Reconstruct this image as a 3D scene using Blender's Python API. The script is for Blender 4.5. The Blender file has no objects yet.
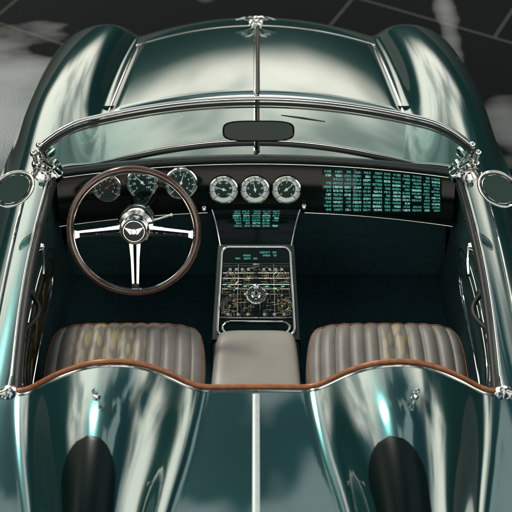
import bpy, bmesh, math, random
from mathutils import Vector, Matrix
random.seed(7)
V = Vector
sc = bpy.context.scene
col = sc.collection
R = math.radians
PI = math.pi
# ------------------------------------------------------------------ camera numbers
F = 1150.0; PITCH = R(46); CAM = V((0, -2.0, 3.51))
cp, sp = math.cos(PITCH), math.sin(PITCH)
def P(px, py, Y=None, Z=None):
    a = (px-256)/F; b = (256-py)/F
    d = V((a, cp+b*sp, -sp+b*cp))
    t = (Y-CAM.y)/d.y if Y is not None else (Z-CAM.z)/d.z
    return CAM + d*t
# ------------------------------------------------------------------ materials
def nodes(name):
    m = bpy.data.materials.new(name); m.use_nodes = True
    nt = m.node_tree; return m, nt, nt.nodes['Principled BSDF']
def mat(name, base, metal=0, rough=.4, coat=0, coat_ior=1.5, var=.0, vscale=20, bump=0, bscale=200, emit=None, es=0, rvar=0, spec=None, voro=False, stretch=None):
    m, nt, b = nodes(name); L = nt.links
    b.inputs['Base Color'].default_value = (*base, 1)
    b.inputs['Metallic'].default_value = metal
    b.inputs['Roughness'].default_value = rough
    b.inputs['Coat Weight'].default_value = coat
    b.inputs['Coat IOR'].default_value = coat_ior
    b.inputs['Coat Roughness'].default_value = .03
    if spec is not None: b.inputs['Specular IOR Level'].default_value = spec
    tc = nt.nodes.new('ShaderNodeTexCoord'); src = tc.outputs['Object']
    if stretch:
        mp = nt.nodes.new('ShaderNodeMapping'); mp.inputs['Scale'].default_value = stretch
        L.new(src, mp.inputs['Vector']); src = mp.outputs['Vector']
    if var or rvar:
        n = nt.nodes.new('ShaderNodeTexNoise'); n.inputs['Scale'].default_value = vscale; n.inputs['Detail'].default_value = 3
        L.new(src, n.inputs['Vector'])
    if var:
        r = nt.nodes.new('ShaderNodeValToRGB')
        r.color_ramp.elements[0].position = .3; r.color_ramp.elements[1].position = .7
        r.color_ramp.elements[0].color = (*[c*(1-var) for c in base], 1)
        r.color_ramp.elements[1].color = (*[min(1, c*(1+var)) for c in base], 1)
        L.new(n.outputs['Fac'], r.inputs['Fac']); L.new(r.outputs['Color'], b.inputs['Base Color'])
    if rvar:
        mr = nt.nodes.new('ShaderNodeMapRange')
        mr.inputs['From Min'].default_value = .3; mr.inputs['From Max'].default_value = .7
        mr.inputs['To Min'].default_value = max(.01, rough-rvar); mr.inputs['To Max'].default_value = rough+rvar
        L.new(n.outputs['Fac'], mr.inputs['Value']); L.new(mr.outputs['Result'], b.inputs['Roughness'])
    if bump:
        t = nt.nodes.new('ShaderNodeTexVoronoi' if voro else 'ShaderNodeTexNoise'); t.inputs['Scale'].default_value = bscale
        L.new(src, t.inputs['Vector'])
        bp = nt.nodes.new('ShaderNodeBump'); bp.inputs['Strength'].default_value = bump; bp.inputs['Distance'].default_value = .002
        L.new(t.outputs['Distance' if voro else 'Fac'], bp.inputs['Height']); L.new(bp.outputs['Normal'], b.inputs['Normal'])
    if emit:
        b.inputs['Emission Color'].default_value = (*emit, 1); b.inputs['Emission Strength'].default_value = es
    return m
M = {}
M['paint'] = mat('green_paint', (.014, .088, .090), .74, .17, 1, 2.4, var=.12, vscale=900)
M['dark_reflection'] = mat('painted_dark_reflection', (.002, .007, .0065), 0, .2, 0, spec=.12, var=.1, vscale=900)  # near-black green that paints the dark reflections on the humps
M['stripe'] = mat('pale_metallic_stripe', (.66, .72, .72), .8, .3, var=.06, vscale=90)
M['chrome'] = mat('chrome', (.80, .82, .81), 1, .07, rvar=.03, vscale=40)
M['satin'] = mat('satin_silver', (.62, .66, .66), .9, .25, rvar=.05, vscale=60)
M['black'] = mat('gloss_black', (.0025, .007, .0068), 0, .10, 0, spec=.16, rvar=.03, vscale=30)
M['rubber'] = mat('black_rubber', (.012, .012, .012), 0, .55, bump=.2)
M['tan'] = mat('tan_leather_piping', (.30, .115, .05), .2, .32, var=.25, vscale=60)
M['leather_light'] = mat('pale_leather', (.29, .28, .262), 0, .40, var=.08, vscale=10, bump=.08, bscale=420, voro=True)
M['leather'] = mat('grey_leather', (.178, .172, .162), 0, .42, var=.16, vscale=14, bump=.2, bscale=420, voro=True)
M['leather_dark'] = mat('dark_leather', (.02, .032, .034), 0, .45, var=.2, vscale=18, bump=.3, bscale=350, voro=True)
M['carpet'] = mat('teal_carpet', (.012, .058, .070), 0, .9, var=.18, vscale=60, bump=.35, bscale=900)
M['panel'] = mat('door_trim_leather', (.022, .050, .054), 0, .36, var=.2, vscale=12, bump=.25, bscale=350, voro=True)
M['wood'] = mat('dark_wood', (.055, .027, .017), 0, .22, .8, var=.55, vscale=30, stretch=(1, 6, 6))
M['gold'] = mat('olive_brass', (.46, .41, .27), 1, .3, rvar=.08, vscale=60)
M['bronze'] = mat('mottled_bronze', (.17, .125, .06), .85, .36, var=.55, vscale=28, rvar=.08)
M['dial_pale'] = mat('pale_dial', (.46, .55, .50), 0, .4, var=.1, vscale=40, emit=(.6, .85, .78), es=.16)
M['dial_dark'] = mat('dark_dial', (.005, .014, .014), 0, .3, spec=.3, var=.2, vscale=40, emit=(.05, .35, .33), es=.02)
M['mark_dark'] = mat('dial_ink', (.01, .012, .012), 0, .5)
M['mark_pale'] = mat('pale_dial_marks', (.5, .64, .60), 0, .5, emit=(.55, .95, .88), es=.30)
M['mark_warm'] = mat('warm_dial_marks', (.55, .46, .42), 0, .5, emit=(.9, .55, .45), es=.20)
M['mark_red'] = mat('red_needle', (.30, .05, .03), 0, .4, emit=(.7, .10, .06), es=.06)
M['screen'] = mat('screen_glass', (.003, .010, .010), 0, .10, 0, spec=.16)
M['glyph'] = mat('lit_teal_readout', (.05, .28, .26), 0, .5, emit=(.10, .60, .52), es=.60)
M['glyph2'] = mat('lit_pale_readout', (.2, .45, .42), 0, .5, emit=(.34, .85, .74), es=.85)
M['mirror_dark'] = mat('dark_mirror_glass', (.014, .019, .018), 1, .09, rvar=.02, vscale=10)
M['mirror_side'] = mat('tinted_mirror_glass', (.010, .019, .018), 1, .06, rvar=.02, vscale=10)
M['tyre'] = mat('tyre_rubber', (.015, .015, .015), 0, .8, bump=.5)
def seat_mat():  # golden sun dapple painted into the leather colour as leaf-shaped flecks
    m = M['leather'].copy(); m.name = 'grey_leather_with_painted_sun_dapple'; nt = m.node_tree; L = nt.links; b = nt.nodes['Principled BSDF']
    tc = nt.nodes.new('ShaderNodeTexCoord'); base = b.inputs['Base Color'].links[0].from_socket
    dapple = None
    for rot, sx_, sy_ in ((40, 52, 15), (-30, 47, 14)):
        mp = nt.nodes.new('ShaderNodeMapping'); mp.inputs['Rotation'].default_value = (0, 0, R(rot)); mp.inputs['Scale'].default_value = (sx_, sy_, 1)
        L.new(tc.outputs['Object'], mp.inputs['Vector'])
        vo = nt.nodes.new('ShaderNodeTexVoronoi'); vo.inputs['Scale'].default_value = 1; vo.inputs['Randomness'].default_value = .9; L.new(mp.outputs['Vector'], vo.inputs['Vector'])
        lf = nt.nodes.new('ShaderNodeMapRange'); lf.interpolation_type = 'SMOOTHSTEP'
        for k, v_ in zip(('From Min', 'From Max', 'To Min', 'To Max'), (.26, .52, 1, 0)): lf.inputs[k].default_value = v_
        L.new(vo.outputs['Distance'], lf.inputs['Value'])
        if dapple is None: dapple = lf.outputs['Result']
        else:
            a = nt.nodes.new('ShaderNodeMath'); a.operation = 'MAXIMUM'; L.new(dapple, a.inputs[0]); L.new(lf.outputs['Result'], a.inputs[1]); dapple = a.outputs[0]
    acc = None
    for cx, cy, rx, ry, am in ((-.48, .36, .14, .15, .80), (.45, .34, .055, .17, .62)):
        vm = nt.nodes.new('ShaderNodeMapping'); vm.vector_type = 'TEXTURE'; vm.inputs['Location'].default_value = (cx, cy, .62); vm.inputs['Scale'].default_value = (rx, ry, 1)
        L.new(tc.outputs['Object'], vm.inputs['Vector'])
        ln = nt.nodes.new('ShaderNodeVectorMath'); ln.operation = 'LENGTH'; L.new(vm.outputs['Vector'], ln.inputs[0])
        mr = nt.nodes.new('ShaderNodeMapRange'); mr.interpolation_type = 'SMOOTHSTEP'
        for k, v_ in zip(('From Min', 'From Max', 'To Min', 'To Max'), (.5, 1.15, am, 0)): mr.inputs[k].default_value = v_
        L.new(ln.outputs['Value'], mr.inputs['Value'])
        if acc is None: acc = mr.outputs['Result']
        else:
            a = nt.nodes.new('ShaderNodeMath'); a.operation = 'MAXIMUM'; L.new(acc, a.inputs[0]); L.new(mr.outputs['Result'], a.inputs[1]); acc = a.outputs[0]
    mu = nt.nodes.new('ShaderNodeMath'); mu.operation = 'MULTIPLY'; L.new(acc, mu.inputs[0]); L.new(dapple, mu.inputs[1])
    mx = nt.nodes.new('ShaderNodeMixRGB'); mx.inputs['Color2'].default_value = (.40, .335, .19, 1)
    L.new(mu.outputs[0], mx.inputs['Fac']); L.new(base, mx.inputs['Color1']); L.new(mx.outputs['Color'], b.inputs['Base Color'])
    return m
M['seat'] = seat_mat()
def glass(name, tint, k0):
    m = bpy.data.materials.new(name); m.use_nodes = True; nt = m.node_tree
    for n in list(nt.nodes): nt.nodes.remove(n)
    o = nt.nodes.new('ShaderNodeOutputMaterial'); mx = nt.nodes.new('ShaderNodeMixShader')
    t = nt.nodes.new('ShaderNodeBsdfTransparent'); t.inputs['Color'].default_value = (*tint, 1)
    g = nt.nodes.new('ShaderNodeBsdfGlossy'); g.inputs['Roughness'].default_value = .02
    f = nt.nodes.new('ShaderNodeLayerWeight'); f.inputs['Blend'].default_value = .5
    pw = nt.nodes.new('ShaderNodeMath'); pw.operation = 'POWER'; pw.inputs[1].default_value = 4
    ma = nt.nodes.new('ShaderNodeMath'); ma.operation = 'MULTIPLY_ADD'; ma.inputs[1].default_value = .6; ma.inputs[2].default_value = k0
    nt.links.new(f.outputs['Facing'], pw.inputs[0]); nt.links.new(pw.outputs[0], ma.inputs[0])
    # darkening reflections toward the ends are put into the tint, clear middle to green
    tc = nt.nodes.new('ShaderNodeTexCoord'); sx = nt.nodes.new('ShaderNodeSeparateXYZ'); ab = nt.nodes.new('ShaderNodeMath'); ab.operation = 'ABSOLUTE'
    mr = nt.nodes.new('ShaderNodeMapRange'); mr.interpolation_type = 'SMOOTHSTEP'; mr.inputs['From Min'].default_value = .22; mr.inputs['From Max'].default_value = .66
    mc_ = nt.nodes.new('ShaderNodeMixRGB'); mc_.inputs['Color1'].default_value = (*tint, 1); mc_.inputs['Color2'].default_value = (.36, .52, .51, 1)
    nt.links.new(tc.outputs['Object'], sx.inputs[0]); nt.links.new(sx.outputs['X'], ab.inputs[0]); nt.links.new(ab.outputs[0], mr.inputs['Value'])
    nt.links.new(mr.outputs['Result'], mc_.inputs['Fac']); nt.links.new(mc_.outputs['Color'], t.inputs['Color'])
    nt.links.new(ma.outputs[0], mx.inputs[0]); nt.links.new(t.outputs[0], mx.inputs[1]); nt.links.new(g.outputs[0], mx.inputs[2])
    nt.links.new(mx.outputs[0], o.inputs['Surface']); return m
M['glass'] = glass('windshield_glass', (.88, .93, .91), .022)
def ground_mat():
    m, nt, b = nodes('wet_asphalt'); L = nt.links
    tc = nt.nodes.new('ShaderNodeTexCoord')
    n1 = nt.nodes.new('ShaderNodeTexNoise'); n1.inputs['Scale'].default_value = 1.5; n1.inputs['Detail'].default_value = 5
    mp = nt.nodes.new('ShaderNodeMapping'); mp.inputs['Scale'].default_value = (1.0, 2.4, 1); mp.inputs['Location'].default_value = (3.1, 1.2, 0); mp.inputs['Rotation'].default_value = (0, 0, R(-24))
    L.new(tc.outputs['Object'], mp.inputs['Vector']); L.new(mp.outputs['Vector'], n1.inputs['Vector'])
    nn = nt.nodes.new('ShaderNodeMath'); nn.operation = 'MULTIPLY'; nn.inputs[1].default_value = .75; L.new(n1.outputs['Fac'], nn.inputs[0])
    acc = nn.outputs[0]
    for px, py, rx, ry, am in ((2, 106, .27, .42, .60), (508, 122, .12, .22, .36), (446, 14, .045, .8, .36), (206, 2, .08, .4, .20)):
        c = P(px, py, Z=0)
        vm = nt.nodes.new('ShaderNodeMapping'); vm.vector_type = 'TEXTURE'; vm.inputs['Location'].default_value = c; vm.inputs['Scale'].default_value = (rx, ry, 1)
        L.new(tc.outputs['Object'], vm.inputs['Vector'])
        ln = nt.nodes.new('ShaderNodeVectorMath'); ln.operation = 'LENGTH'; L.new(vm.outputs['Vector'], ln.inputs[0])
        mr = nt.nodes.new('ShaderNodeMapRange'); mr.interpolation_type = 'SMOOTHSTEP'
        mr.inputs['From Min'].default_value = 0; mr.inputs['From Max'].default_value = 2.2; mr.inputs['To Min'].default_value = am; mr.inputs['To Max'].default_value = 0
        L.new(ln.outputs['Value'], mr.inputs['Value'])
        ad = nt.nodes.new('ShaderNodeMath'); ad.operation = 'ADD'; L.new(acc, ad.inputs[0]); L.new(mr.outputs['Result'], ad.inputs[1]); acc = ad.outputs[0]
    pr = nt.nodes.new('ShaderNodeValToRGB'); pr.color_ramp.elements[0].position = .54; pr.color_ramp.elements[1].position = 1.0
    L.new(acc, pr.inputs['Fac'])
    n2 = nt.nodes.new('ShaderNodeTexNoise'); n2.inputs['Scale'].default_value = 90; n2.inputs['Detail'].default_value = 4
    L.new(tc.outputs['Object'], n2.inputs['Vector'])
    cr = nt.nodes.new('ShaderNodeValToRGB'); cr.color_ramp.elements[0].color = (.0012, .0024, .0028, 1); cr.color_ramp.elements[1].color = (.005, .0085, .0095, 1)
    L.new(n2.outputs['Fac'], cr.inputs['Fac'])
    # paving joints
    br = nt.nodes.new('ShaderNodeTexBrick'); br.inputs['Scale'].default_value = 1; br.inputs['Brick Width'].default_value = 1.6; br.inputs['Row Height'].default_value = 1.1; br.inputs['Mortar Size'].default_value = .012; br.inputs['Mortar Smooth'].default_value = .4
    br.inputs['Color1'].default_value = (0, 0, 0, 1); br.inputs['Color2'].default_value = (0, 0, 0, 1); br.inputs['Mortar'].default_value = (1, 1, 1, 1)
    mb_ = nt.nodes.new('ShaderNodeMapping'); mb_.inputs['Rotation'].default_value = (0, 0, R(28)); mb_.inputs['Location'].default_value = (.3, .1, 0)
    L.new(tc.outputs['Object'], mb_.inputs['Vector']); L.new(mb_.outputs['Vector'], br.inputs['Vector'])
    jm = nt.nodes.new('ShaderNodeMixRGB'); jm.inputs['Color2'].default_value = (.035, .040, .040, 1); L.new(br.outputs['Color'], jm.inputs['Fac']); L.new(cr.outputs['Color'], jm.inputs['Color1'])
    L.new(jm.outputs['Color'], b.inputs['Base Color'])
    mr = nt.nodes.new('ShaderNodeMapRange'); mr.inputs['To Min'].default_value = .45; mr.inputs['To Max'].default_value = .24
    L.new(pr.outputs['Color'], mr.inputs['Value']); L.new(mr.outputs['Result'], b.inputs['Roughness'])
    ms = nt.nodes.new('ShaderNodeMapRange'); ms.inputs['To Min'].default_value = .02; ms.inputs['To Max'].default_value = 2.6
    L.new(pr.outputs['Color'], ms.inputs['Value']); L.new(ms.outputs['Result'], b.inputs['Specular IOR Level'])
    b.inputs['Specular Tint'].default_value = (.78, .92, 1, 1)
    bp = nt.nodes.new('ShaderNodeBump'); bp.inputs['Distance'].default_value = .003; bp.inputs['Strength'].default_value = .2
    L.new(n2.outputs['Fac'], bp.inputs['Height']); L.new(bp.outputs['Normal'], b.inputs['Normal'])
    return m
M['ground'] = ground_mat()
# ------------------------------------------------------------------ mesh builder
class MB:
    def __init__(s): s.v = []; s.f = []
    def grid(s, rows, closed_u=False):
        o = len(s.v); n = len(rows[0])
        for r in rows: s.v += [tuple(p) for p in r]
        for i in range(len(rows)-1):
            for j in range(n if closed_u else n-1):
                k = (j+1) % n
                s.f.append((o+i*n+j, o+i*n+k, o+(i+1)*n+k, o+(i+1)*n+j))
        return s
    def tube(s, pts, r, closed=False, n=10, flat=None):
        pts = [V(p) for p in pts]; m = len(pts); rows = []; prev = None
        for i, p in enumerate(pts):
            a = pts[(i-1) % m] if (closed or i > 0) else p
            b = pts[(i+1) % m] if (closed or i < m-1) else p
            t = (b-a).normalized()
            if prev is None:
                up = V((0, 0, 1)) if abs(t.z) < .9 else V((0, 1, 0))
                e = t.cross(up).normalized()
            else:
                e = (prev - t*prev.dot(t)).normalized()
            prev = e; g = t.cross(e)
            rr = r[i] if isinstance(r, (list, tuple)) else r
            rows.append([p + e*(rr*math.cos(2*PI*k/n)) + g*(rr*math.sin(2*PI*k/n)*(flat or 1)) for k in range(n)])
        o = len(s.v)
        if closed: rows.append(rows[0])
        s.grid(rows, True)
        if not closed:
            s.f.append(tuple(range(o, o+n))); s.f.append(tuple(range(o+(m-1)*n, o+m*n)))
        return s
    def lathe(s, c, ax, prof, n=32, ex=None):
        ax = V(ax).normalized(); c = V(c)
        e = V(ex) if ex else (ax.cross(V((0, 0, 1))) if abs(ax.z) < .9 else ax.cross(V((1, 0, 0))))
        e.normalize(); g = ax.cross(e)
        rows = [[c + ax*h + e*(max(r, 1e-5)*math.cos(2*PI*k/n)) + g*(max(r, 1e-5)*math.sin(2*PI*k/n)) for k in range(n)] for r, h in prof]
        return s.grid(rows, True)
    def ball(s, c, r, n=14):
        return s.lathe(c, (0, 0, 1), [(r*math.sin(PI*i/n), -r*math.cos(PI*i/n)) for i in range(n+1)], 18)
    def box(s, c, size, ex=(1, 0, 0), ey=(0, 1, 0), bev=.004, seg=2):
        ex = V(ex).normalized(); ey = V(ey).normalized(); ez = ex.cross(ey).normalized()
        bm = bmesh.new(); bmesh.ops.create_cube(bm, size=1)
        for v in bm.verts: v.co = V((v.co.x*size[0], v.co.y*size[1], v.co.z*size[2]))
        if bev: bmesh.ops.bevel(bm, geom=bm.edges[:], offset=bev, segments=seg, affect='EDGES', profile=.5)
        bm.verts.index_update(); o = len(s.v); c = V(c)
        for v in bm.verts: s.v.append(tuple(c + ex*v.co.x + ey*v.co.y + ez*v.co.z))
        for f in bm.faces: s.f.append(tuple(o+v.index for v in f.verts))
        bm.free(); return s
    def poly(s, pts):
        o = len(s.v); s.v += [tuple(p) for p in pts]; s.f.append(tuple(range(o, o+len(pts)))); return s
    def slab(s, pts, n, th):
        n = V(n).normalized()*th; pts = [V(p) for p in pts]; k = len(pts); o = len(s.v)
        s.v += [tuple(p) for p in pts] + [tuple(p+n) for p in pts]
        s.f.append(tuple(range(o+k-1, o-1, -1))); s.f.append(tuple(range(o+k, o+2*k)))
        for i in range(k): j = (i+1) % k; s.f.append((o+i, o+j, o+k+j, o+k+i))
        return s
    def build(s, name, m, parent=None, ang=38, recalc=True):
        me = bpy.data.meshes.new(name); me.from_pydata(s.v, [], s.f); me.update()
        bm = bmesh.new(); bm.from_mesh(me)
        bmesh.ops.remove_doubles(bm, verts=bm.verts[:], dist=1e-6)
        loose = [v for v in bm.verts if not v.link_faces]
        bmesh.ops.delete(bm, geom=loose, context='VERTS')
        if recalc: bmesh.ops.recalc_face_normals(bm, faces=bm.faces[:])
        bm.to_mesh(me); bm.free()
        me.shade_smooth(); me.set_sharp_from_angle(angle=R(ang))
        me.materials.append(M[m])
        o = bpy.data.objects.new(name, me); col.objects.link(o)
        if parent: o.parent = parent
        return o
# ------------------------------------------------------------------ interpolation
def curve(tab):
    xs = [t[0] for t in tab]; ys = [t[1] for t in tab]; n = len(xs)
    ms = []
    for i in range(n):
        if i == 0: ms.append((ys[1]-ys[0])/(xs[1]-xs[0]))
        elif i == n-1: ms.append((ys[-1]-ys[-2])/(xs[-1]-xs[-2]))
        else: ms.append((ys[i+1]-ys[i-1])/(xs[i+1]-xs[i-1]))
    def f(x):
        if x <= xs[0]: return ys[0] + ms[0]*(x-xs[0])
        if x >= xs[-1]: return ys[-1] + ms[-1]*(x-xs[-1])
        i = 0
        while x > xs[i+1]: i += 1
        h = xs[i+1]-xs[i]; t = (x-xs[i])/h
        return (2*t**3-3*t**2+1)*ys[i] + (t**3-2*t*t+t)*h*ms[i] + (-2*t**3+3*t*t)*ys[i+1] + (t**3-t*t)*h*ms[i+1]
    return f
def smax(a, b, k):
    h = max(k-abs(a-b), 0)/k; return max(a, b) + h*h*h*k/6
W = curve([(-1.6, .74), (-1, .88), (-.4, .92), (.2, .915), (1.0, .90), (1.5, .89), (2.0, .835), (2.4, .74)])
ZF = curve([(-1.6, .66), (-1, .81), (-.4, .865), (.2, .875), (1.0, .876), (1.5, .852), (2.0, .745), (2.4, .58)])
HH = curve([(.8, .892), (1.2, .872), (1.6, .815), (2.0, .728), (2.4, .61)])
HC = curve([(.8, .07), (1.05, .12), (1.4, .19), (2.0, .26), (2.4, .32)])
DD = curve([(-1.6, .66), (-1.1, .80), (-.6, .875), (-.2, .897), (.2, .90)])
RO = .19
RIc = curve([(-1.6, .27), (.9, .27), (1.35, .165), (2.4, .15)])
def fend(x, y):
    ax = abs(x); xf = W(y)-RO; d = ax-xf; RI = RIc(y)
    if d >= 0: return ZF(y)-RO + RO*math.sqrt(max(0, 1-(d/RO)**2))
    q = -d/RI
    if q < .9: return ZF(y)-RO + RO*math.sqrt(1-q*q)
    return ZF(y)-RO + RO*math.sqrt(1-.81) - (q-.9)*.4
def zfront(x, y):
    return smax(fend(x, y), HH(y) - HC(y)*x*x, .06)
HWc = curve([(-1.6, .05), (-1.1, .08), (-.45, .160), (-.2, .210), (0, .238), (.2, .24)])
def hump(x, y):
    u = abs(abs(x)-.413)/max(.03, HWc(y))
    return smax(1-u**2.1, 0, .55)
HA = curve([(-1.5, .0), (-1.1, .03), (-.6, .105), (-.2, .142), (.1, .122)])
def zrear(x, y):
    b = smax(fend(x, y), DD(y) - .10*x*x, .09)
    return b + max(0, HA(y))*hump(x, y)
def yedge(x): return 1.02 - .065*min(1, abs(x)/.68)**2
def ynose(x): return 2.32 - .18*(x/.8)**2
def ytail(x): return -1.6 + .25*(x/.8)**2
def bow(y): return .022*math.sin(PI*min(1, max(0, y/.95)))
# ------------------------------------------------------------------ root
car = bpy.data.objects.new('vintage_roadster', None); col.objects.link(car)
car['label'] = 'dark green open-top vintage roadster with twin headrest humps and wooden steering wheel'
car['category'] = 'car'
NS = 300
PH = [-PI/2 + PI*i/NS for i in range(NS+1)]
def section(phis, y_of, zf, t, drop):
    row = []
    def at(ph, dz=None):
        x0 = .9*math.sin(ph); y = y_of(x0, t); w = W(y); x = w*math.sin(ph)
        return x, y, zf(x, y) - drop
    xl, yl, zl = at(-PI/2); xr, yr, zr = at(PI/2)
    for k in range(8, 0, -1):
        q = k/8; row.append(V((xl + .05*q*q, yl, zl + (.22-zl)*q)))
    for ph in phis: row.append(V(at(ph)))
    for k in range(1, 9):
        q = k/8; row.append(V((xr - .05*q*q, yr, zr + (.22-zr)*q)))
    return row
def patch(y_of, zf, nt, sgn):
    rows = []
    for i in range(nt+1):
        t = i/nt
        tt = max(0, (t-.84)/.16); rows.append(section(PH, y_of, zf, t, .24*tt**2.4))
    last = rows[-1]
    for k in range(1, 5):
        q = k/4; rows.append([V((p.x*(1-.06*q), p.y + sgn*.05*math.sin(PI*q), p.z + (.24-p.z)*q if p.z > .24 else p.z)) for p in last])
    return rows
def split(rows, classify, flip):
    """cut one smooth sheet into panels that keep the shading of the whole sheet"""
    n = len(rows[0]); mr = len(rows); nor = []
    for i in range(mr):
        for j in range(n):
            du = rows[i][min(n-1, j+1)]-rows[i][max(0, j-1)]; dv = rows[min(mr-1, i+1)][j]-rows[max(0, i-1)][j]
            c = du.cross(dv)*(-1 if flip else 1)
            nor.append(c.normalized() if c.length > 1e-12 else V((0, 0, 1)))
    out = {}
    for i in range(mr-1):
        for j in range(n-1):
            key = classify((rows[i][j]+rows[i+1][j+1])/2, j)
            q = [i*n+j, i*n+j+1, (i+1)*n+j+1, (i+1)*n+j]
            out.setdefault(key, []).append(q[::-1] if flip else q)
    res = {}
    for k, fs in out.items():
        ids = sorted({a for f in fs for a in f}); mp = {a: b for b, a in enumerate(ids)}
        res[k] = ([tuple(rows[a//n][a % n]) for a in ids], [tuple(mp[a] for a in f) for f in fs], [nor[a] for a in ids])
    return res
def panel(name, data, parent):
    me = bpy.data.meshes.new(name); me.from_pydata(data[0], [], data[1]); me.update(); me.shade_smooth()
    me.normals_split_custom_set_from_vertices([tuple(v) for v in data[2]])
    me.materials.append(M['paint']); o = bpy.data.objects.new(name, me); col.objects.link(o); o.parent = parent; return o
fr = patch(lambda x, t: yedge(x)+(ynose(x)-yedge(x))*t, zfront, 110, 1)
def valley(j): return abs(.9*math.sin(PH[min(NS, max(0, j-8))]))
pcs = split(fr, lambda c, j: 'L' if (j < 8 or (j < NS/2+8 and valley(j) > .565)) else ('R' if (j >= NS+8 or valley(j+1) > .565) else 'C'), False)
cowl = panel('cowl', pcs['C'], car)
for k in 'LR': panel('front_fender', pcs[k], car)['label'] = 'rounded green front fender, ' + ('left side' if k == 'L' else 'right side')
rr = patch(lambda x, t: .0+(ytail(x))*t, zrear, 150, -1)
def hcls(c, j):
    if abs(abs(c.x)-.413) < HWc(c.y)*1.06 and c.y > -1.1 and c.z > .5 and 8 <= j < NS+8: return 'HL' if c.x < 0 else 'HR'
    return 'D'
rp = split(rr, hcls, True)
deck = panel('rear_deck', rp['D'], car)
fair = {k: panel('headrest_fairing', rp['H'+k], car) for k in 'LR'}
lip = MB()
ex_ = [(-.68 + 1.36*i/160) for i in range(161)]
lip.grid([[V((x, .0, zrear(x, 0))) for x in ex_], [V((x, .004, zrear(x, 0)-.012)) for x in ex_], [V((x, -.02, zrear(x, 0)-.07)) for x in ex_], [V((x, -.10, zrear(x, 0)-.12)) for x in ex_]])
lip.build('deck_lip', 'leather_dark', deck)
MB().tube([V((x, .004, zrear(x, 0)+.003)) for x in ex_], .0062, n=10).build('edge_piping', 'tan', deck)
MB().tube([V((x, -.012, zrear(x, -.012)+.001)) for x in ex_], .0025, n=8).build('edge_bead', 'chrome', deck)
ys = [-.022 - 1.35*i/50 for i in range(51)]
MB().grid([[V((x, y, zrear(x, y)+.0014+.0012*(x == 0))) for x in (-.010, -.006, 0, .006, .010)] for y in ys]).build('deck_stripe', 'stripe', deck)
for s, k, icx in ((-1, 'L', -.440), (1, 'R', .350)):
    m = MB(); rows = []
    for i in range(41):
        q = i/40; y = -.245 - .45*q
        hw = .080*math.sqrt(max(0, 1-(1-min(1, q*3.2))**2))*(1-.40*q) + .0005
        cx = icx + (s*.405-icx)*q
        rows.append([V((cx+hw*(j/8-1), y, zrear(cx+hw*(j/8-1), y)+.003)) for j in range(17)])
    m.grid(rows).build('fairing_dark_reflection', 'dark_reflection', fair[k])  # added dark sheet in the shape of the arched reflection on the hump
    y = -.125; c = V((s*.428, y, zrear(s*.428, y)))
    m = MB().lathe(c, (0, -.25, 1), [(.0, .05), (.006, .049), (.0085, .044), (.0085, .036), (.005, .032), (.0035, .02), (.0035, .006), (.010, .004), (.011, 0), (.011, -.004)], 20)
    m.build('chrome_pin', 'chrome', fair[k])
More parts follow.
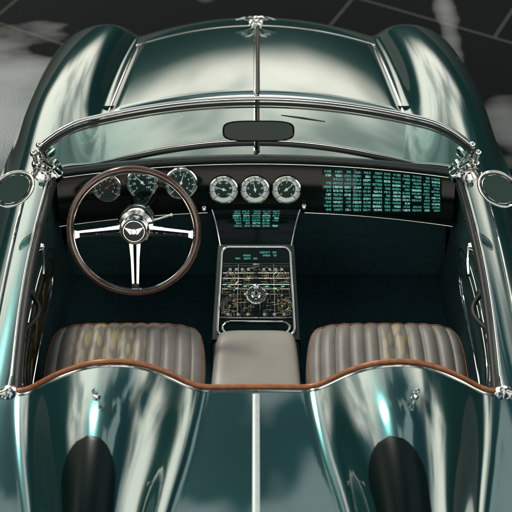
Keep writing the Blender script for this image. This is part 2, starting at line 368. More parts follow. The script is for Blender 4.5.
# ------------------------------------------------------------------ doors
for s in (-1, 1):
    rows = []
    for i in range(41):
        y = .004 + .947*i/40; w = W(y); p0 = math.asin((.68+bow(y))/w); row = []
        for j in range(31):
            ph = p0 + (PI/2-p0)*j/30; x = w*math.sin(ph); row.append(V((s*x, y, fend(x, y))))
        zl = row[-1].z
        for k in range(1, 9):
            q = k/8; row.append(V((s*(w-.05*q*q), y, zl+(.22-zl)*q)))
        rows.append(row)
    door = MB().grid(rows).build('door', 'paint', car)
    door['label'] = ('left' if s < 0 else 'right') + ' green door with padded inner panel'
    rows = []
    prof = [(.68, .0), (.676, -.012), (.682, -.035), (.70, -.06), (.705, -.12), (.695, -.20), (.70, -.27), (.715, -.36), (.71, -.46), (.69, -.58)]
    def dp(y, dz):
        for (a0, b0), (a1, b1) in zip(prof, prof[1:]):
            if b1 <= dz <= b0: return V((s*(bow(y)+a0+(a1-a0)*(dz-b0)/(b1-b0)), y, fend(.68, y)+dz))
        return V((s*(bow(y)+prof[-1][0]), y, fend(.68, y)+dz))
    for i in range(31):
        y = -.02 + 1.02*i/30; rows.append([V((s*(a+bow(y)), y, fend(.68, y)+b)) for a, b in prof])
    MB().grid(rows).build('door_panel', 'panel', door)
    yy = [.0 + .95*i/40 for i in range(41)]
    MB().tube([V((s*(.684+bow(y)), y, fend(.684, y)+.004)) for y in yy], .009, n=10).build('door_seal', 'rubber', door)
    MB().tube([V((s*(.702+bow(y)), y, fend(.702, y)+.003)) for y in yy], .0055, n=10).build('door_trim', 'chrome', door)
    MB().tube([V((s*(.775+bow(y)*.6), y, fend(.775, y)+.001)) for y in yy], .004, n=8).build('belt_trim', 'chrome', door)
    def outline(y0, y1, z0, z1, sh=0):
        pts = []
        for i in range(60):
            t = 2*PI*i/60; c_, s_ = math.cos(t), math.sin(t)
            u = math.copysign(abs(c_)**.5, c_); w_ = math.copysign(abs(s_)**.5, s_)
            y = (y0+y1)/2+(y1-y0)/2*u
            pts.append(dp(y, (z0+z1)/2+(z1-z0)/2*w_ - .03*u) + V((-s*(.002+sh), 0, 0)))
        return pts
    MB().tube(outline(.12, .80, -.38, -.14), .0028, closed=True, n=8).build('panel_trim', 'chrome', door)
    MB().tube(outline(.15, .77, -.355, -.165, .001), .0016, closed=True, n=8).build('inner_trim', 'bronze' if s < 0 else 'chrome', door)
    MB().poly(outline(.18, .74, -.33, -.19)).build('panel_insert', 'bronze' if s < 0 else 'panel', door)
    if s < 0:
        for k in range(3):
            pts = [dp(.20+.17*k+.15*q/16, -.26+.055*math.sin(PI*q/16)) + V((-s*.006, 0, 0)) for q in range(17)]
            MB().tube(pts, .0024, n=6).build('scroll_trim', 'gold', door)
    for y in (.10, .20, .56, .80):
        c = dp(y, -.085); MB().lathe(c, (-s, 0, .3), [(.009, -.002), (.009, .003), (.006, .006), (0, .007)], 16).build('panel_stud', 'chrome', door)
    m = MB(); b_ = bow(.38); pts = [V((s*(.70+b_-.04*math.sin(PI*i/16)), .30+.16*i/16, .795)) for i in range(17)]
    m.tube(pts, .0085, n=10); m.ball((s*(.697+b_), .30, .795), .013); m.ball((s*(.697+b_), .46, .795), .013)
    m.build('door_pull', 'rubber', door)
    b_ = bow(.62); m = MB().lathe((s*(.70+b_), .66, .80), (-s, 0, 0), [(.0, .022), (.012, .021), (.016, .014), (.022, .008), (.024, 0)], 20)
    m.tube([(s*(.682+b_), .66, .80), (s*(.675+b_), .60, .785), (s*(.672+b_), .55, .78)], [.006, .005, .007], n=8)
    m.build('door_latch', 'chrome', door)
# ------------------------------------------------------------------ hood
def hhw(y): return .550 - .070*((y-1.36)/.75)
rows = []
for i in range(51):
    q = i/50; row = []
    for j in range(49):
        u = j/24-1
        yb = 1.40 - .06*u*u; yt = 2.03 - .08*u*u
        y = yb+(yt-yb)*q; x = hhw(y)*u
        e = min(1, (1-abs(u))*14, q*22, (1-q)*22)
        tt = max(0, ((y-yedge(x))/(ynose(x)-yedge(x))-.84)/.16)
        row.append(V((x, y, zfront(x, y)-.24*tt**2.4 - .002 + .011*math.sqrt(max(0, 1-(1-e)**2)))))
    rows.append(row)
hood = MB().grid(rows).build('hood', 'paint', car, ang=60)
trim = []
for i in range(49): trim.append(rows[0][i])
for i in range(1, 51): trim.append(rows[i][48])
for i in range(47, -1, -1): trim.append(rows[50][i])
for i in range(49, 0, -1): trim.append(rows[i][0])
MB().tube([p+V((0, 0, .003)) for p in trim], .0045, closed=True, n=8).build('hood_trim', 'chrome', hood)
sp_ = [rows[i][24] for i in range(51)]
MB().tube([p+V((-.004, 0, .003)) for p in sp_], .0050, n=10).build('hood_spine', 'chrome', hood)
MB().tube([p+V((.008, 0, .002)) for p in sp_], .0065, n=8).build('spine_seal', 'rubber', hood)
cyl = [1.04+.35*i/24 for i in range(25)]
MB().tube([V((-.004, y, zfront(0, y)+.002)) for y in cyl], .0045, n=8).build('cowl_spine', 'chrome', cowl)
MB().tube([V((.007, y, zfront(0, y)+.001)) for y in cyl], .006, n=8).build('cowl_seal', 'rubber', cowl)
c = rows[49][24] + V((0, .01, .010))
m = MB().ball(c+V((0, 0, .012)), .018)
for s in (-1, 1):
    for k in range(3):
        a = V((s*.01, 0, .012+.004*k)); b = V((s*(.085-.02*k), -.01-.012*k, .02+.008*k))
        m.tube([c+a, c+(a+b)/2+V((0, .006, .004)), c+b], [.009, .007, .002], n=8)
m.lathe(c, (0, 0, 1), [(.03, -.012), (.028, 0), (.015, .006), (0, .008)], 20)
m.build('hood_ornament', 'chrome', hood)
# ------------------------------------------------------------------ windshield
XB, XT = .69, .702
def wb(x):
    u = abs(x)/XB; y = 1.100 - .142*u**2; return V((x, y, zfront(x, y)+.006))
def wt(x):
    u = abs(x)/XT; e = max(0, (u-.78)/.22)
    return V((x, 1.014-.137*u**2-.026*e*e, 1.138-.030*u**2-.034*e**2.2))
N = 80
xb = [-XB+2*XB*i/N for i in range(N+1)]; xt = [-XT+2*XT*i/N for i in range(N+1)]
rows = [[wb(a).lerp(wt(b), k/6) for a, b in zip(xb, xt)] for k in range(7)]
ws = MB().grid(rows).build('windshield', 'glass', car)
MB().tube([wt(x) for x in xt], .0076, n=12).build('top_rail', 'chrome', ws)
MB().tube([wt(x)+V((0, -.005, -.018)) for x in xt], .0060, n=8).build('top_seal', 'rubber', ws)
MB().tube([wt(x)+V((0, -.009, -.029)) for x in xt], .0028, n=8).build('inner_rail', 'chrome', ws)
MB().tube([wb(x) for x in xb], .006, n=12).build('base_rail', 'chrome', ws)
MB().tube([wb(x)+V((0, -.014, -.003)) for x in xb], .006, n=10).build('base_seal', 'rubber', ws)
MB().tube([wb(0).lerp(wt(0), q/6)+V((0, -.002, 0)) for q in range(7)], .0032, n=8).build('glass_divider', 'rubber', ws)
for s in (-1, 1):
    a = wb(s*XB); b = wt(s*XT); m = MB()
    m.tube([a+V((0, 0, -.02)), a.lerp(b, .5)+V((s*.006, -.006, 0)), b+V((0, 0, .002))], [.016, .011, .009], n=14)
    m.tube([a+V((s*.03, -.03, 0)), a.lerp(b, .45)+V((s*.035, -.03, 0)), b+V((s*.02, -.015, -.02))], [.011, .007, .008], n=12)
    m.tube([a+V((-s*.02, -.03, .0)), a.lerp(b, .3)+V((-s*.012, -.03, 0)), b+V((0, -.012, -.05))], [.009, .006, .006], n=12)
    m.ball(b+V((0, 0, .002)), .0125); m.ball(b+V((s*.02, -.015, -.02)), .013); m.ball(a.lerp(b, .45)+V((s*.035, -.03, 0)), .017); m.ball(a.lerp(b, .3)+V((-s*.012, -.03, 0)), .012)
    m.lathe(a+V((s*.02, -.015, 0)), (0, 0, 1), [(.052, -.02), (.052, .0), (.043, .008), (.034, .020), (.022, .026)], 24)
    m.lathe(a+V((s*.012, -.01, .075)), (s*.5, -1, .2), [(0, .034), (.014, .033), (.019, .025), (.019, -.02)], 18)
    m.lathe(a+V((s*.0, -.022, .03)), (s*.2, -1, .3), [(0, .034), (.012, .033), (.016, .025), (.016, -.02)], 18)
    m.lathe(a+V((s*.045, -.02, .02)), (s*.6, -1, .6), [(0, .030), (.009, .029), (.013, .022), (.013, -.02)], 18)
    m.tube([a+V((0, .02, .06)), a+V((s*.06, .05, .02))], .007, n=8)
    m.build('windshield_pillar', 'chrome', ws)
def wg(x, q): return wb(x).lerp(wt(x), q) + V((0, .006, 0))
MB().tube([wg(.085, .60), wg(.16, .56), wg(.235, .53)], [.0018, .0038, .0018], n=6).build('wiper', 'rubber', ws)
# ------------------------------------------------------------------ rear view mirror
mc = P(258.5, 131, Z=1.085); n = V((0, -.83, .55)).normalized(); ey = V((0, .55, .83)).normalized(); ex = V((1, 0, 0))
def sq(cen, hw, hh, pw, cnt=48):
    o = []
    for i in range(cnt):
        t = 2*PI*i/cnt; cx, sx = math.cos(t), math.sin(t)
        o.append(cen + ex*(hw*math.copysign(abs(cx)**pw, cx)) + ey*(hh*math.copysign(abs(sx)**pw, sx)))
    return o
m = MB().grid([sq(mc-n*.022, .03, .01, .6), sq(mc-n*.02, .09, .022, .6), sq(mc-n*.012, .113, .031, .55), sq(mc, .118, .0345, .55), sq(mc+n*.002, .115, .032, .55), sq(mc+n*.0, .112, .030, .55)], True)
rv = m.build('rearview_mirror', 'black', car)
MB().poly(sq(mc+n*.0005, .112, .030, .55)).build('mirror_glass', 'mirror_dark', rv)
pb = V((0, yedge(0)+.045, zfront(0, 1.06)))
MB().tube([pb, pb+V((0, -.02, .06)), mc-n*.02], [.008, .006, .007], n=10).build('mirror_stem', 'black', rv)
# ------------------------------------------------------------------ side mirrors
for s, px in ((-1, 13), (1, 499)):
    c = P(px, 189, Z=.99); n = V((-s*.25, -.80, .55)).normalized()
    e1 = n.cross(V((0, 0, 1))).normalized(); e2 = e1.cross(n).normalized()
    if e1.x < 0: e1 = -e1
    ring = lambda r, h: [c+n*h+e1*(r*1.22*math.cos(2*PI*i/48))+e2*(r*.92*math.sin(2*PI*i/48)-s*r*.22*math.cos(2*PI*i/48)) for i in range(48)]
    sm = MB().tube(ring(.056, 0), .0050, closed=True, n=10).build('side_mirror', 'chrome', car)
    MB().tube(ring(.046, -.001), .0018, closed=True, n=8).build('inner_ring', 'chrome', sm)
    MB().poly(ring(.055, -.002)).build('mirror_glass', 'mirror_side', sm)
    a = wb(s*XB)+V((s*.03, -.02, .01)); e = c-e1*s*.060+e2*.012
    MB().tube([a, a.lerp(e, .5)+V((0, 0, .02)), e], [.010, .007, .006], n=10).build('mirror_arm', 'chrome', sm)
# ------------------------------------------------------------------ dashboard
TL = R(25); DL = .185
def dY(x): return .998 - .058*(x/.67)**2
def dZ(x): return .8765 - .012*(x/.67)**2
def D(x, v, off=0):
    y = dY(x); z = dZ(x)
    tx = V((1, -.116*x/.449, 0)).normalized(); ty = V((0, -math.sin(TL), -math.cos(TL)))
    n = tx.cross(-ty).normalized()
    if n.y > 0: n = -n
    return V((x, y, z)) + ty*(DL*v) + n*off
def dfind(px, py):
    y = .95
    for _ in range(30):
        p = P(px, py, Y=y); x = p.x; top = D(x, 0); v = (top.z-p.z)/(DL*math.cos(TL)); y = .5*y+.5*(top.y-DL*v*math.sin(TL))
    return x, v
def dframe(x, v):
    c = D(x, v); n = (D(x, v, 1)-c).normalized(); e1 = (D(x+.01, v)-D(x-.01, v)).normalized(); e2 = n.cross(e1).normalized()
    if e2.z < 0: e2 = -e2
    return c, e1, e2, n
xs = [-.685+1.37*i/80 for i in range(81)]
m = MB(); rows = []
for v, off in ((-.05, -.02), (0, -.004), (.03, 0), (.5, 0), (.95, 0), (1.0, -.006), (1.03, -.03), (1.0, -.10), (.9, -.2)):
    rows.append([D(x, v, off) for x in xs])
dash = m.grid(rows).build('dashboard', 'black', car)
MB().tube([D(x, -.02, .002)+V((0, .006, .006)) for x in xs], .013, n=12).build('dash_roll', 'leather_dark', dash)
MB().tube([D(x, .045, .003) for x in xs], .0014, n=6).build('dash_trim', 'satin', dash)
MB().tube([D(x, .99, .002) for x in xs if x < -.17], .0016, n=6).build('dash_lower_trim', 'satin', dash)
MB().tube([D(x, .99, .002) for x in xs if x > .16], .0016, n=6).build('dash_lower_trim', 'satin', dash)
_tc = {}
def glyphs(txt):
    if txt in _tc: return _tc[txt]
    cu = bpy.data.curves.new('numeral', 'FONT'); cu.body = txt; cu.align_x = 'CENTER'; cu.align_y = 'CENTER'; cu.size = 1; cu.resolution_u = 2
    o = bpy.data.objects.new('numeral', cu); col.objects.link(o)
    dg = bpy.context.evaluated_depsgraph_get(); me = o.evaluated_get(dg).to_mesh()
    r = ([v.co.copy() for v in me.vertices], [tuple(p.vertices) for p in me.polygons])
    o.evaluated_get(dg).to_mesh_clear(); bpy.data.objects.remove(o); bpy.data.curves.remove(cu)
    _tc[txt] = r; return r
def put_text(mb, txt, c, e1, e2, size):
    vs, fs = glyphs(txt); o = len(mb.v)
    for v in vs: mb.v.append(tuple(c+e1*(v.x*size)+e2*(v.y*size)))
    for f in fs: mb.f.append(tuple(o+i for i in f))
gspec = [(107, 187, 14.5, 0, 'mark_warm', range(0, 9), -60), (142, 182, 16, 0, 'mark_pale', range(0, 160, 20), 40), (181, 182.5, 16.5, 0, 'mark_pale', range(0, 9), -20),
         (223.5, 189, 14.5, 1, 'mark_pale', range(0, 120, 20), 70), (255, 189, 14.5, 1, 'mark_pale', range(0, 60, 10), 10), (286.5, 189, 14.5, 1, 'mark_pale', range(0, 7), -50)]
for px, py, pr, pale, mm, nums, na in gspec:
    x, v = dfind(px, py); c, e1, e2, n = dframe(x, v)
    dep = (c-CAM).dot(V((0, cp, -sp))); r = pr*dep/F
    gz = MB().lathe(c, n, [(r*.90, .003), (r*.5, .0035), (0, .0035)], 48).build('gauge', 'dial_dark', car)
    MB().lathe(c, n, [(r*1.02, -.004), (r*1.04, .006), (r*1.0, .012), (r*.93, .013), (r*.88, .009), (r*.87, .003)], 48).build('bezel', 'chrome', gz)
    if pale: MB().lathe(c, n, [(r*.87, .0042), (r*.62, .0042)], 48).build('dial_ring', 'dial_pale', gz)
    mk = MB(); tk = MB() if pale else mk; NT = 40 if pale else 48
    for i in range(NT+1):
        a = R(225) - R(270)*i/NT; d = e1*math.cos(a)+e2*math.sin(a); t = n.cross(d)
        big = i % (5 if pale else 6) == 0; r0 = r*(.66 if big else .77); r1 = r*.86; w = r*((.026 if big else .014) if pale else (.018 if big else .008)); o = c+n*.0050
        tk.poly([o+d*r0-t*w, o+d*r1-t*w, o+d*r1+t*w, o+d*r0+t*w])
    if pale: tk.build('dial_ticks', 'mark_dark', gz)
    nums = list(nums)
    for i, k in enumerate(nums):
        a = R(225) - R(270)*i/(len(nums)-1)
        put_text(mk, str(k), c+n*.0046+(e1*math.cos(a)+e2*math.sin(a))*(r*.50), e1, e2, r*.20)
    mk.build('dial_markings', mm, gz)
    a = R(90+na); d = e1*math.cos(a)+e2*math.sin(a); t = n.cross(d); o = c+n*.006
    nb = MB().slab([o-d*r*.2-t*r*.030, o+d*r*.68-t*r*.006, o+d*r*.68+t*r*.006, o-d*r*.2+t*r*.030], n, .0012)
    nb.lathe(c, n, [(r*.09, .005), (r*.09, .009), (r*.05, .011), (0, .011)], 20)
    nb.build('needle', 'mark_red' if px == 107 else 'mark_pale', gz)
# screens: table-like rows of tiny marks
SEG = [((0, 1), (1, 1)), ((0, .5), (1, .5)), ((0, 0), (1, 0)), ((0, .5), (0, 1)), ((0, 0), (0, .5)), ((1, .5), (1, 1)), ((1, 0), (1, .5))]
DIG = [(0, 2, 3, 4, 5, 6), (5, 6), (0, 5, 1, 4, 2), (0, 5, 1, 6, 2), (3, 1, 5, 6), (0, 3, 1, 6, 2), (0, 3, 4, 2, 6, 1), (0, 5, 6), (0, 1, 2, 3, 4, 5, 6), (0, 1, 3, 5, 6)]
def readout(mp, colw, nrows, a0, a1, b0, b1, fill, gap=2.0, hgt=.50):
    A, B = MB(), MB()
    tot = sum(colw)+gap*(len(colw)-1)
    ch = (b1-b0)/nrows; cw = (a1-a0)/tot
    for r in range(nrows):
        c = 0
        for w_ in colw:
            if random.random() < fill:
                t = A if random.random() < .7 else B
                n0 = random.choice((0, 0, 0, 1, 2)) if w_ > 3 else 0
                for k in range(n0, w_):
                    x0 = a0+(c+k+.16)*cw; x1 = a0+(c+k+.74)*cw; y1 = b0+(r+.5-hgt/2)*ch; y0 = b0+(r+.5+hgt/2)*ch
                    tw = .15*(x1-x0); th = .08*(y0-y1)
                    for sgi in random.choice(DIG):
                        p, q = SEG[sgi]
                        xa, ya, xb_, yb_ = x0+p[0]*(x1-x0), y0+p[1]*(y1-y0), x0+q[0]*(x1-x0), y0+q[1]*(y1-y0)
                        if ya == yb_: t.poly([mp(xa, ya-th), mp(xb_, ya-th), mp(xb_, ya+th), mp(xa, ya+th)])
                        else: t.poly([mp(xa-tw, ya), mp(xa+tw, ya), mp(xa+tw, yb_), mp(xa-tw, yb_)])
            c += w_+gap
    return A, B
NX = 24; tops = []; bots = []; off = .0025
for i in range(NX+1):
    q = i/NX; px = 322+120*q
    tops.append(dfind(px, 167.5+5.0*q)); bots.append(dfind(px, 212.5+.5*q))
def scrp(a, b, o):
    j = min(NX-1, max(0, int(a*NX))); f = a*NX-j
    xt_ = tops[j][0]*(1-f)+tops[j+1][0]*f; vt = max(.06, tops[j][1]*(1-f)+tops[j+1][1]*f)
    xb_ = bots[j][0]*(1-f)+bots[j+1][0]*f; vb = bots[j][1]*(1-f)+bots[j+1][1]*f
    return D(xt_*(1-b)+xb_*b, vt*(1-b)+vb*b, o)
scr = MB().grid([[scrp(i/NX, -.02, 0) for i in range(NX+1)], [scrp(i/NX, 0, off) for i in range(NX+1)], [scrp(i/NX, 1, off) for i in range(NX+1)], [scrp(i/NX, 1.02, 0) for i in range(NX+1)]]).build('display_screen', 'screen', car)
A, B = readout(lambda a, b: scrp(a, b, off+.0012), (7, 9, 6, 8, 7, 9, 6, 8, 7, 9, 6, 8), 11, .015, .985, .03, .97, .97, 1.8, .50)
A.build('readout', 'glyph', scr); B.build('readout', 'glyph2', scr)
# ------------------------------------------------------------------ console
KA, KB = V((0, .775, .68)), V((0, .47, .565))
def K(a, b, off=0):
    w = .117 + .013*b; c = KA.lerp(KB, b); n = V((0, -(KA.z-KB.z), 1*(KA.y-KB.y))).normalized()
    return c + V((a*w, 0, 0)) + n*off
ta = [(-1+2*i/24) for i in range(25)]
rows = []
tw0 = .155
for k in range(13):
    q = k/12
    top = [D(a*tw0, .93, .003) for a in ta]; bot = [K(a*1.05, -.02, -.004) for a in ta]
    rows.append([p.lerp(r_, q) + V((0, .018*math.sin(PI*q), -.004*math.sin(PI*q))) for p, r_ in zip(top, bot)])
rows.insert(0, [D(a*tw0, .93, -.02) for a in ta])
cs = MB().grid(rows).build('center_stack', 'black', car)
for j in (0, 24): MB().tube([r_[j]+V((0, -.003, .003)) for r_ in rows[1:]], .0026, n=8).build('stack_trim', 'satin', cs)
def Smap(a, b):
    q = b*12; k = min(11, int(q)); f = q-k; j = a*24; jj = min(23, int(j)); g_ = j-jj
    A_ = rows[1+k][jj].lerp(rows[1+k][jj+1], g_); B_ = rows[2+k][jj].lerp(rows[2+k][jj+1], g_)
    return A_.lerp(B_, f) + V((0, -.0025, .003))
sc2 = MB().grid([[Smap(.20+.60*i/10, .03+.57*j/6) for i in range(11)] for j in range(7)]).build('display_screen', 'screen', car)
A, B = readout(lambda a, b: Smap(.20+.60*a, .03+.57*b)+V((0, -.001, .001)), (7, 6, 8, 7, 6), 7, .04, .96, .04, .96, .97, 1.6, .52)
A.build('readout', 'glyph', sc2); B.build('readout', 'glyph2', sc2)
for px, py in ((204, 208), (304, 206)):
    x, v = dfind(px, py); c, e1, e2, n = dframe(x, v)
    MB().lathe(c, n, [(.008, -.002), (.008, .003), (.005, .005), (.005, .012), (.007, .015), (.006, .019), (0, .020)], 18).build('dash_knob', 'satin', car)
aa = [-1+2*i/16 for i in range(17)]
rows = []
for k in range(13):
    b = -.03+1.06*k/12; row = []
    p0 = K(-1.12, b, -.004); p1 = K(1.12, b, -.004)
    row.append(V((-.15, p0.y, .30))); row.append(V((p0.x-.004, p0.y, p0.z-.03))); row.append(p0)
    row += [K(a*1.06, b, 0) for a in aa]
    row.append(p1); row.append(V((p1.x+.004, p1.y, p1.z-.03))); row.append(V((.15, p1.y, .30)))
    rows.append(row)
con = MB().grid(rows).build('center_console', 'leather_dark', car)
def rrect(a0, a1, b0, b1, rad, off, n=8):
    o = []; ra = rad; rb = rad*.125/.326
    for (ca, cb, st_) in ((a1-ra, b0+rb, -90), (a1-ra, b1-rb, 0), (a0+ra, b1-rb, 90), (a0+ra, b0+rb, 180)):
        for i in range(n+1):
            t = R(st_+90*i/n); o.append(K(ca+ra*math.cos(t), cb+rb*math.sin(t), off))
    return o
MB().poly(rrect(-1, 1, 0, .995, .22, .003)).build('console_panel', 'screen', con)
MB().tube(rrect(-1, 1, 0, .995, .22, .004), .0048, closed=True, n=10).build('console_frame', 'chrome', con)
MB().poly(rrect(-.92, .92, .035, .17, .10, .0045)).build('console_display', 'black', con)
A, B = readout(lambda a, b: K(a, b, .006), (4, 6, 3, 8, 3), 3, -.6, .6, .05, .155, .5)
o = len(A.v); A.v += B.v; A.f += [tuple(o+i for i in f) for f in B.f]
A.build('console_readout', 'glyph', con)
m = MB()
for b in (.20, .225, .80): m.tube([K(-.95, b, .006), K(.95, b, .006)], .0022, n=6)
for a in (-.5, .5): m.tube([K(a, .20, .0055), K(a, .80, .0055)], .0013, n=6)
for b in (.30, .36, .43, .48, .54, .60, .66, .72, .76): m.tube([K(-.93, b, .005), K(.93, b, .005)], .0008, n=5)
for k in range(-9, 10):
    if k % 5: m.tube([K(k*.1, .225, .005), K(k*.1, .80, .005)], .0008, n=5)
m.build('console_bars', 'chrome', con)
random.seed(3)
m = MB()
for s in (-1, 1):
    for (ca, cb, r0, nr) in ((.70, .36, .06, 4), (.26, .34, .03, 2), (.72, .66, .06, 4), (.30, .74, .03, 2)):
        for k in range(nr):
            rad = r0+.040*k; t0 = R(random.uniform(0, 360)); sw_ = R(random.uniform(120, 280))
            m.tube([K(s*(ca+rad*1.25*math.cos(t0+sw_*i/16)), cb+rad*.47*math.sin(t0+sw_*i/16), .0055+.0007*k) for i in range(17)], .0007, n=5)
    for k in range(120):
        a = s*random.uniform(.05, .95); b = random.uniform(.24, .79); ln = random.uniform(.04, .14)
        if k % 2 == 0: m.tube([K(a, b, .0065), K(a, min(.79, b+ln*.6), .0065)], .0008, n=4)
        else: m.tube([K(a, b, .0065), K(max(-.95, min(.95, a+ln*1.5)), b, .0065)], .0008, n=4)
m.build('brass_filigree', 'gold', con)
for s in (-1, 1):
    for k in range(3):
        a = s*(.30+.22*k); b = .455+.02*(k % 2)
        MB().poly([K(a-.05, b-.006, .0075), K(a+.05, b-.006, .0075), K(a+.05, b+.006, .0075), K(a-.05, b+.006, .0075)]).build('console_lamp', 'glyph', con)
    for k in range(4): MB().box(K(s*(.22+.17*k), .262, .006), (.010, .010, .004), ey=(0, .934, .356), bev=.0012, seg=1).build('console_switch', 'satin', con)
    for k in range(3): MB().lathe(K(s*(.22+.26*k), .765, .003), (0, -.356, .934), [(.006, 0), (.006, .005), (.004, .008), (0, .008)], 14).build('console_knob', 'satin', con)
    for k in range(4): MB().lathe(K(s*(.60+.10*(k % 2)), .50+.06*k, .003), (0, -.356, .934), [(.005, 0), (.005, .006), (.0035, .009), (0, .009)], 12).build('console_button', 'gold', con)
c = K(0, .55, .004); nK = (0, -.353, .936)
cd_ = MB().lathe(c, nK, [(.033, 0), (.033, .004), (.031, .005), (.029, .004), (0, .003)], 40).build('console_dial', 'dial_dark', con)
MB().lathe(c, nK, [(.034, 0), (.0345, .005), (.0325, .0075), (.0295, .007), (.029, .004)], 40).build('dial_bezel', 'chrome', cd_)
m = MB(); e2k = V((0, .936, .353))
for i in range(20):
    a = 2*PI*i/20; d = V((1, 0, 0))*math.cos(a)+e2k*math.sin(a); t = V((1, 0, 0))*-math.sin(a)+e2k*math.cos(a); o = c+V(nK)*.0048
    m.poly([o+d*.021-t*.0007, o+d*.028-t*.0011, o+d*.028+t*.0011, o+d*.021+t*.0007])
m.build('dial_ticks', 'gold', cd_)
m = MB(); c = K(0, .55, .006)
m.lathe(c, (0, -.36, .93), [(.017, 0), (.016, .004), (.011, .007), (.007, .011), (.0045, .018), (.004, .056), (.0055, .062), (.009, .066), (.0110, .074), (.009, .082), (0, .086)], 28)
m.tube([K(-.30, .55, .014), K(.30, .55, .014)], .0020, n=8); m.ball(K(-.30, .55, .014), .0048); m.ball(K(.30, .55, .014), .0048)
m.build('gear_lever', 'chrome', con)
MB().tube(rrect(-.88, .88, .84, .965, .2, .006), .0035, closed=True, n=8).build('console_tray', 'chrome', con)
# ------------------------------------------------------------------ armrest and seats
def pillow(cx, hw, y0, y1, zt, th, tilt, nch=0, amp=0, nu=80, nv=40, pw=7, taper=0, corner=.10):
    rows = []
    for i in range(nv+1):
        w = math.sin(-PI/2+PI*i/nv); row = []
        for j in range(nu+1):
            u = math.sin(-PI/2+PI*j/nu)*.35 + (-1+2*j/nu)*.65
            e = math.sqrt(max(0, 1-abs(u)**pw))*math.sqrt(max(0, 1-abs(w)**pw))
            ee = math.sqrt(e)
            ch = -amp*(1-abs(math.sin(PI*nch*(u+1)/2))**.55)*e if nch else 0
            if abs(u) > .93 and nch: ch = 0
            x = cx+hw*u*(1-corner*abs(w)**4)*(1-taper*(w+1)/2); y = (y0+y1)/2+(y1-y0)/2*w*(1-corner*.6*abs(u)**4)
            row.append(V((x, y, zt-th+th*ee+tilt*w+ch)))
        rows.append(row)
    return rows
m = MB().grid(pillow(0, .152, .10, .475, .615, .055, 0, taper=.12, corner=.08, pw=9))
arm = m.build('armrest', 'leather_light', car)
MB().box((0, .275, .43), (.29, .375, .27), bev=.02, seg=3).build('armrest_base', 'leather_dark', arm)
MB().tube([V((x, .20, .6165)) for x in [-.13+.26*i/10 for i in range(11)]], .002, n=6).build('armrest_seam', 'leather_dark', arm)
for s in (-1, 1):
    cx = s*.420
    rows = pillow(cx, .260, -.06, .475, .655, .12, .022, 11, .014, nu=176, pw=6)
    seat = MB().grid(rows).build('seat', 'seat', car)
    seat['label'] = 'grey channelled leather seat on the ' + ('driver' if s < 0 else 'passenger') + ' side'
    i1 = 36
    idx = [(i, 4) for i in range(10, 34)] + [(i1-1, j) for j in range(8, 169, 4)] + [(i, 172) for i in range(33, 9, -1)]
    MB().tube([rows[i][j]+V((0, 0, .002)) for i, j in idx], .0022, n=6).build('seat_piping', 'tan', seat)
    rws = pillow(cx, .24, -.14, .14, 0, .05, 0, 11, .012, nu=120, pw=6)
    d = V((0, -.32, .95)).normalized(); nn = V((0, .95, .32)).normalized(); o = V((0, .045, .70))
    rws = [[V((p.x, 0, 0)) + o + d*p.y*.95 + nn*p.z for p in r_] for r_ in rws]
    MB().grid(rws).build('backrest', 'leather', seat)
# ------------------------------------------------------------------ steering wheel
wc = V((-.389, .60, .93)); A30 = R(30)
wn = V((0, -math.cos(A30), math.sin(A30))); wx = V((1, 0, 0)); wy = V((0, math.sin(A30), math.cos(A30))); RW = .202
def wp(a, r, off=0): return wc + wx*(r*math.cos(a)) + wy*(r*math.sin(a)) + wn*off
sw = MB().tube([wp(2*PI*i/96, RW) for i in range(96)], .0122, closed=True, n=14).build('steering_wheel', 'wood', car)
MB().tube([wp(2*PI*i/96, RW-.0105, .006) for i in range(96)], .0030, closed=True, n=8).build('rim_inlay', 'chrome', sw)
for a in (R(183), R(-3), R(270)):
    m = MB(); d = wx*math.cos(a)+wy*math.sin(a); t = wn.cross(d)
    r0, r1 = .036, RW-.008
    for sgn in (-1, 1):
        m.slab([wc+d*r0+t*sgn*.006-wn*.024, wc+d*r1+t*sgn*.0035-wn*.004, wc+d*r1+t*sgn*.010-wn*.004, wc+d*(r0+.06)+t*sgn*.0135-wn*.018, wc+d*r0+t*sgn*.019-wn*.024], wn, .005)
    m.slab([wc+d*(r1-.02)-t*.010-wn*.005, wc+d*(r1+.004)-t*.016-wn*.003, wc+d*(r1+.004)+t*.016-wn*.003, wc+d*(r1-.02)+t*.010-wn*.005], wn, .006)
    m.build('spoke', 'chrome', sw)
MB().lathe(wc, wn, [(.03, -.06), (.048, -.035), (.049, -.018), (.044, -.012), (.039, -.010)], 40).build('hub_ring', 'chrome', sw)
MB().lathe(wc, wn, [(.0395, -.011), (.038, -.006), (.03, -.003), (0, .001)], 40).build('horn_button', 'leather_dark', sw)
m = MB(); o = wc+wn*.002
m.tube([wp(2*PI*i/40, .0335, -.0015) for i in range(40)], .0012, closed=True, n=6)
m.lathe(o, wn, [(.0105, -.003), (.0105, .001), (.0085, .0025), (.0075, .001), (0, .001)], 24)
for s in (-1, 1):
    for k in range(5):
        y0 = .008-.0036*k; ln = .031-.0038*k
        m.slab([o+wx*s*.008+wy*y0, o+wx*s*ln+wy*(y0+.006-.0012*k), o+wx*s*(ln-.003)+wy*(y0+.0028-.0012*k), o+wx*s*.008+wy*(y0-.0026)], wn, .0014)
m.build('winged_emblem', 'chrome', sw)
ax = -wn
clm = MB().lathe(wc, ax, [(.028, .04), (.034, .06), (.034, .30), (.05, .36), (.05, .40)], 28).build('steering_column', 'black', car)
MB().lathe(wc, ax, [(.035, .055), (.056, .06), (.062, .075), (.062, .10), (.056, .115), (.058, .118), (.058, .14), (.036, .15)], 36).build('column_collar', 'chrome', clm)
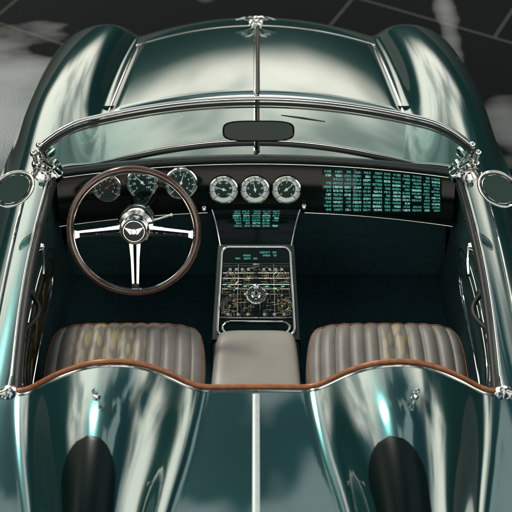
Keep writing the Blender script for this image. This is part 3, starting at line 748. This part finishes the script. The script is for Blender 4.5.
m = MB(); a = wc+ax*.085; m.tube([a, a+wx*.075+wy*.02, a+wx*.115+wy*.035-ax*.01], [.005, .004, .005], n=10); m.ball(a+wx*.115+wy*.035-ax*.01, .0065)
m.build('column_stalk', 'chrome', clm)
# ------------------------------------------------------------------ tub
m = MB()
m.grid([[V((x, y, .29)) for x in (-.73, 0, .73)] for y in (-.14, .6, 1.4)])
m.grid([[V((x, 1.4, z)) for x in (-.73, 0, .73)] for z in (.29, .6, .80)])
m.grid([[V((x, -.14, z)) for x in (-.73, 0, .73)] for z in (.29, .6, .80)])
for s in (-1, 1): m.grid([[V((s*.745, y, z)) for y in (-.14, .6, 1.4)] for z in (.29, .5, .70)])
m.grid([[V((x, 1.25-.25*q, .66-.36*q)) for x in (-.72, 0, .72)] for q in (0, .5, 1)])
tub = m.build('cockpit_floor', 'carpet', car)
MB().box((0, .68, .40), (.27, 1.3, .24), bev=.05, seg=4).build('transmission_tunnel', 'carpet', tub)
for s in (-1, 1):
    m = MB(); c = V((s*.705, .0, fend(.705, 0)+.004))
    m.lathe(c, (0, 0, 1), [(.026, -.004), (.026, .004), (.02, .008), (.012, .011), (.010, .02), (0, .022)], 24)
    m.tube([c+V((0, 0, .010)), c+V((s*.045, -.02, .010)), c+V((s*.08, -.024, .002))], [.007, .006, .005], n=10)
    m.tube([c+V((0, 0, .010)), c+V((0, .05, .010))], [.007, .005], n=10)
    m.build('body_latch', 'chrome', car)
for x in (-.70, .70):
    for y in (1.50, -.95):
        s = 1 if x > 0 else -1
        wh = MB().lathe((x, y, .31), (s, 0, 0), [(.20, -.08), (.28, -.085), (.31, -.06), (.31, .06), (.28, .085), (.20, .08)], 40).build('wheel', 'tyre', car)
        MB().lathe((x, y, .31), (s, 0, 0), [(.20, .078), (.19, .06), (.06, .03), (.04, .06), (0, .065)], 32).build('rim', 'satin', wh)
# ------------------------------------------------------------------ ground
g = MB().grid([[V((x, y, 0)) for x in (-150, -6, 6, 150)] for y in (-150, -6, 6, 150)]).build('ground', 'ground')
g['kind'] = 'structure'; g['label'] = 'dark wet paving with shallow puddles around the car'; g['category'] = 'ground'
# ------------------------------------------------------------------ world and sun
w = bpy.data.worlds.new('World'); sc.world = w; w.use_nodes = True; nt = w.node_tree; L = nt.links
for n in list(nt.nodes): nt.nodes.remove(n)
out = nt.nodes.new('ShaderNodeOutputWorld'); mix = nt.nodes.new('ShaderNodeMixShader'); mix2 = nt.nodes.new('ShaderNodeMixShader'); mix3 = nt.nodes.new('ShaderNodeMixShader')
sky = nt.nodes.new('ShaderNodeTexSky'); sky.sky_type = 'NISHITA'; sky.sun_disc = False
EL, AZ = R(48), R(-38)
sky.sun_elevation = EL; sky.sun_rotation = AZ
def bg(c_, s_):
    b = nt.nodes.new('ShaderNodeBackground'); b.inputs['Color'].default_value = (*c_, 1); b.inputs['Strength'].default_value = s_; return b
b1 = bg((1, 1, 1), .05); b2 = bg((1, .90, .77), 3.1); b3 = bg((.010, .020, .018), 1); b4 = bg((.86, 1, .98), .8)
tc = nt.nodes.new('ShaderNodeTexCoord')
def noise(loc, scl, sc_, det, rough):
    mp = nt.nodes.new('ShaderNodeMapping'); mp.inputs['Scale'].default_value = scl; mp.inputs['Location'].default_value = loc
    nz = nt.nodes.new('ShaderNodeTexNoise'); nz.inputs['Scale'].default_value = sc_; nz.inputs['Detail'].default_value = det; nz.inputs['Roughness'].default_value = rough
    L.new(tc.outputs['Generated'], mp.inputs['Vector']); L.new(mp.outputs['Vector'], nz.inputs['Vector']); return nz.outputs['Fac']
def mrange(src, a, b, c, d):
    r = nt.nodes.new('ShaderNodeMapRange'); r.interpolation_type = 'SMOOTHSTEP'
    for k, v_ in zip(('From Min', 'From Max', 'To Min', 'To Max'), (a, b, c, d)): r.inputs[k].default_value = v_
    L.new(src, r.inputs['Value']); return r.outputs['Result']
def mul(a, b):
    m_ = nt.nodes.new('ShaderNodeMath'); m_.operation = 'MULTIPLY'; L.new(a, m_.inputs[0]); L.new(b, m_.inputs[1]); return m_.outputs[0]
n1 = noise((.35, .1, .2), (1, 1, 1.3), 1.6, 3, .45)
n2 = noise((2.3, 4.1, .7), (1, 1, .8), 3.0, 3, .5)
sx = nt.nodes.new('ShaderNodeSeparateXYZ'); L.new(tc.outputs['Generated'], sx.inputs[0])
ad = nt.nodes.new('ShaderNodeMath'); ad.operation = 'MULTIPLY_ADD'; ad.inputs[1].default_value = .35
L.new(n1, ad.inputs[0]); L.new(sx.outputs['Z'], ad.inputs[2])
band = mul(mrange(n1, .36, .52, 0, 1), mrange(ad.outputs[0], .70, .92, 1, 0))
band = mul(band, mrange(n2, .36, .54, .30, 1))
high = mul(mrange(n2, .50, .58, 0, 1), mrange(ad.outputs[0], .74, .90, 0, 1))
lo = mrange(ad.outputs[0], .37, .52, 0, 1)
tint = nt.nodes.new('ShaderNodeMixRGB'); tint.blend_type = 'MULTIPLY'; tint.inputs['Fac'].default_value = 1; tint.inputs['Color2'].default_value = (.40, .46, .40, 1)
L.new(sky.outputs['Color'], tint.inputs['Color1']); L.new(tint.outputs['Color'], b1.inputs['Color'])
L.new(high, mix3.inputs['Fac']); L.new(b1.outputs[0], mix3.inputs[1]); L.new(b4.outputs[0], mix3.inputs[2])
L.new(band, mix.inputs['Fac']); L.new(mix3.outputs[0], mix.inputs[1]); L.new(b2.outputs[0], mix.inputs[2])
L.new(lo, mix2.inputs['Fac']); L.new(b3.outputs[0], mix2.inputs[1]); L.new(mix.outputs[0], mix2.inputs[2]); L.new(mix2.outputs[0], out.inputs['Surface'])
sd = bpy.data.lights.new('sun', 'SUN'); sd.energy = 2.0; sd.angle = R(9); sd.color = (1, .93, .82)
so = bpy.data.objects.new('sun', sd); col.objects.link(so)
dirv = V((math.sin(AZ)*math.cos(EL), math.cos(AZ)*math.cos(EL), math.sin(EL)))
so.rotation_euler = dirv.to_track_quat('Z', 'Y').to_euler()
# ------------------------------------------------------------------ camera
cd = bpy.data.cameras.new('camera'); co = bpy.data.objects.new('camera', cd); col.objects.link(co)
co.location = CAM; co.rotation_euler = (PI/2-PITCH, 0, 0); cd.sensor_width = 36; cd.lens = 36*F/512; cd.clip_end = 500
cd.dof.use_dof = True; cd.dof.focus_distance = 3.8; cd.dof.aperture_fstop = 3.6
sc.camera = co
sc.view_settings.view_transform = 'Standard'; sc.view_settings.look = 'None'; sc.view_settings.exposure = 0
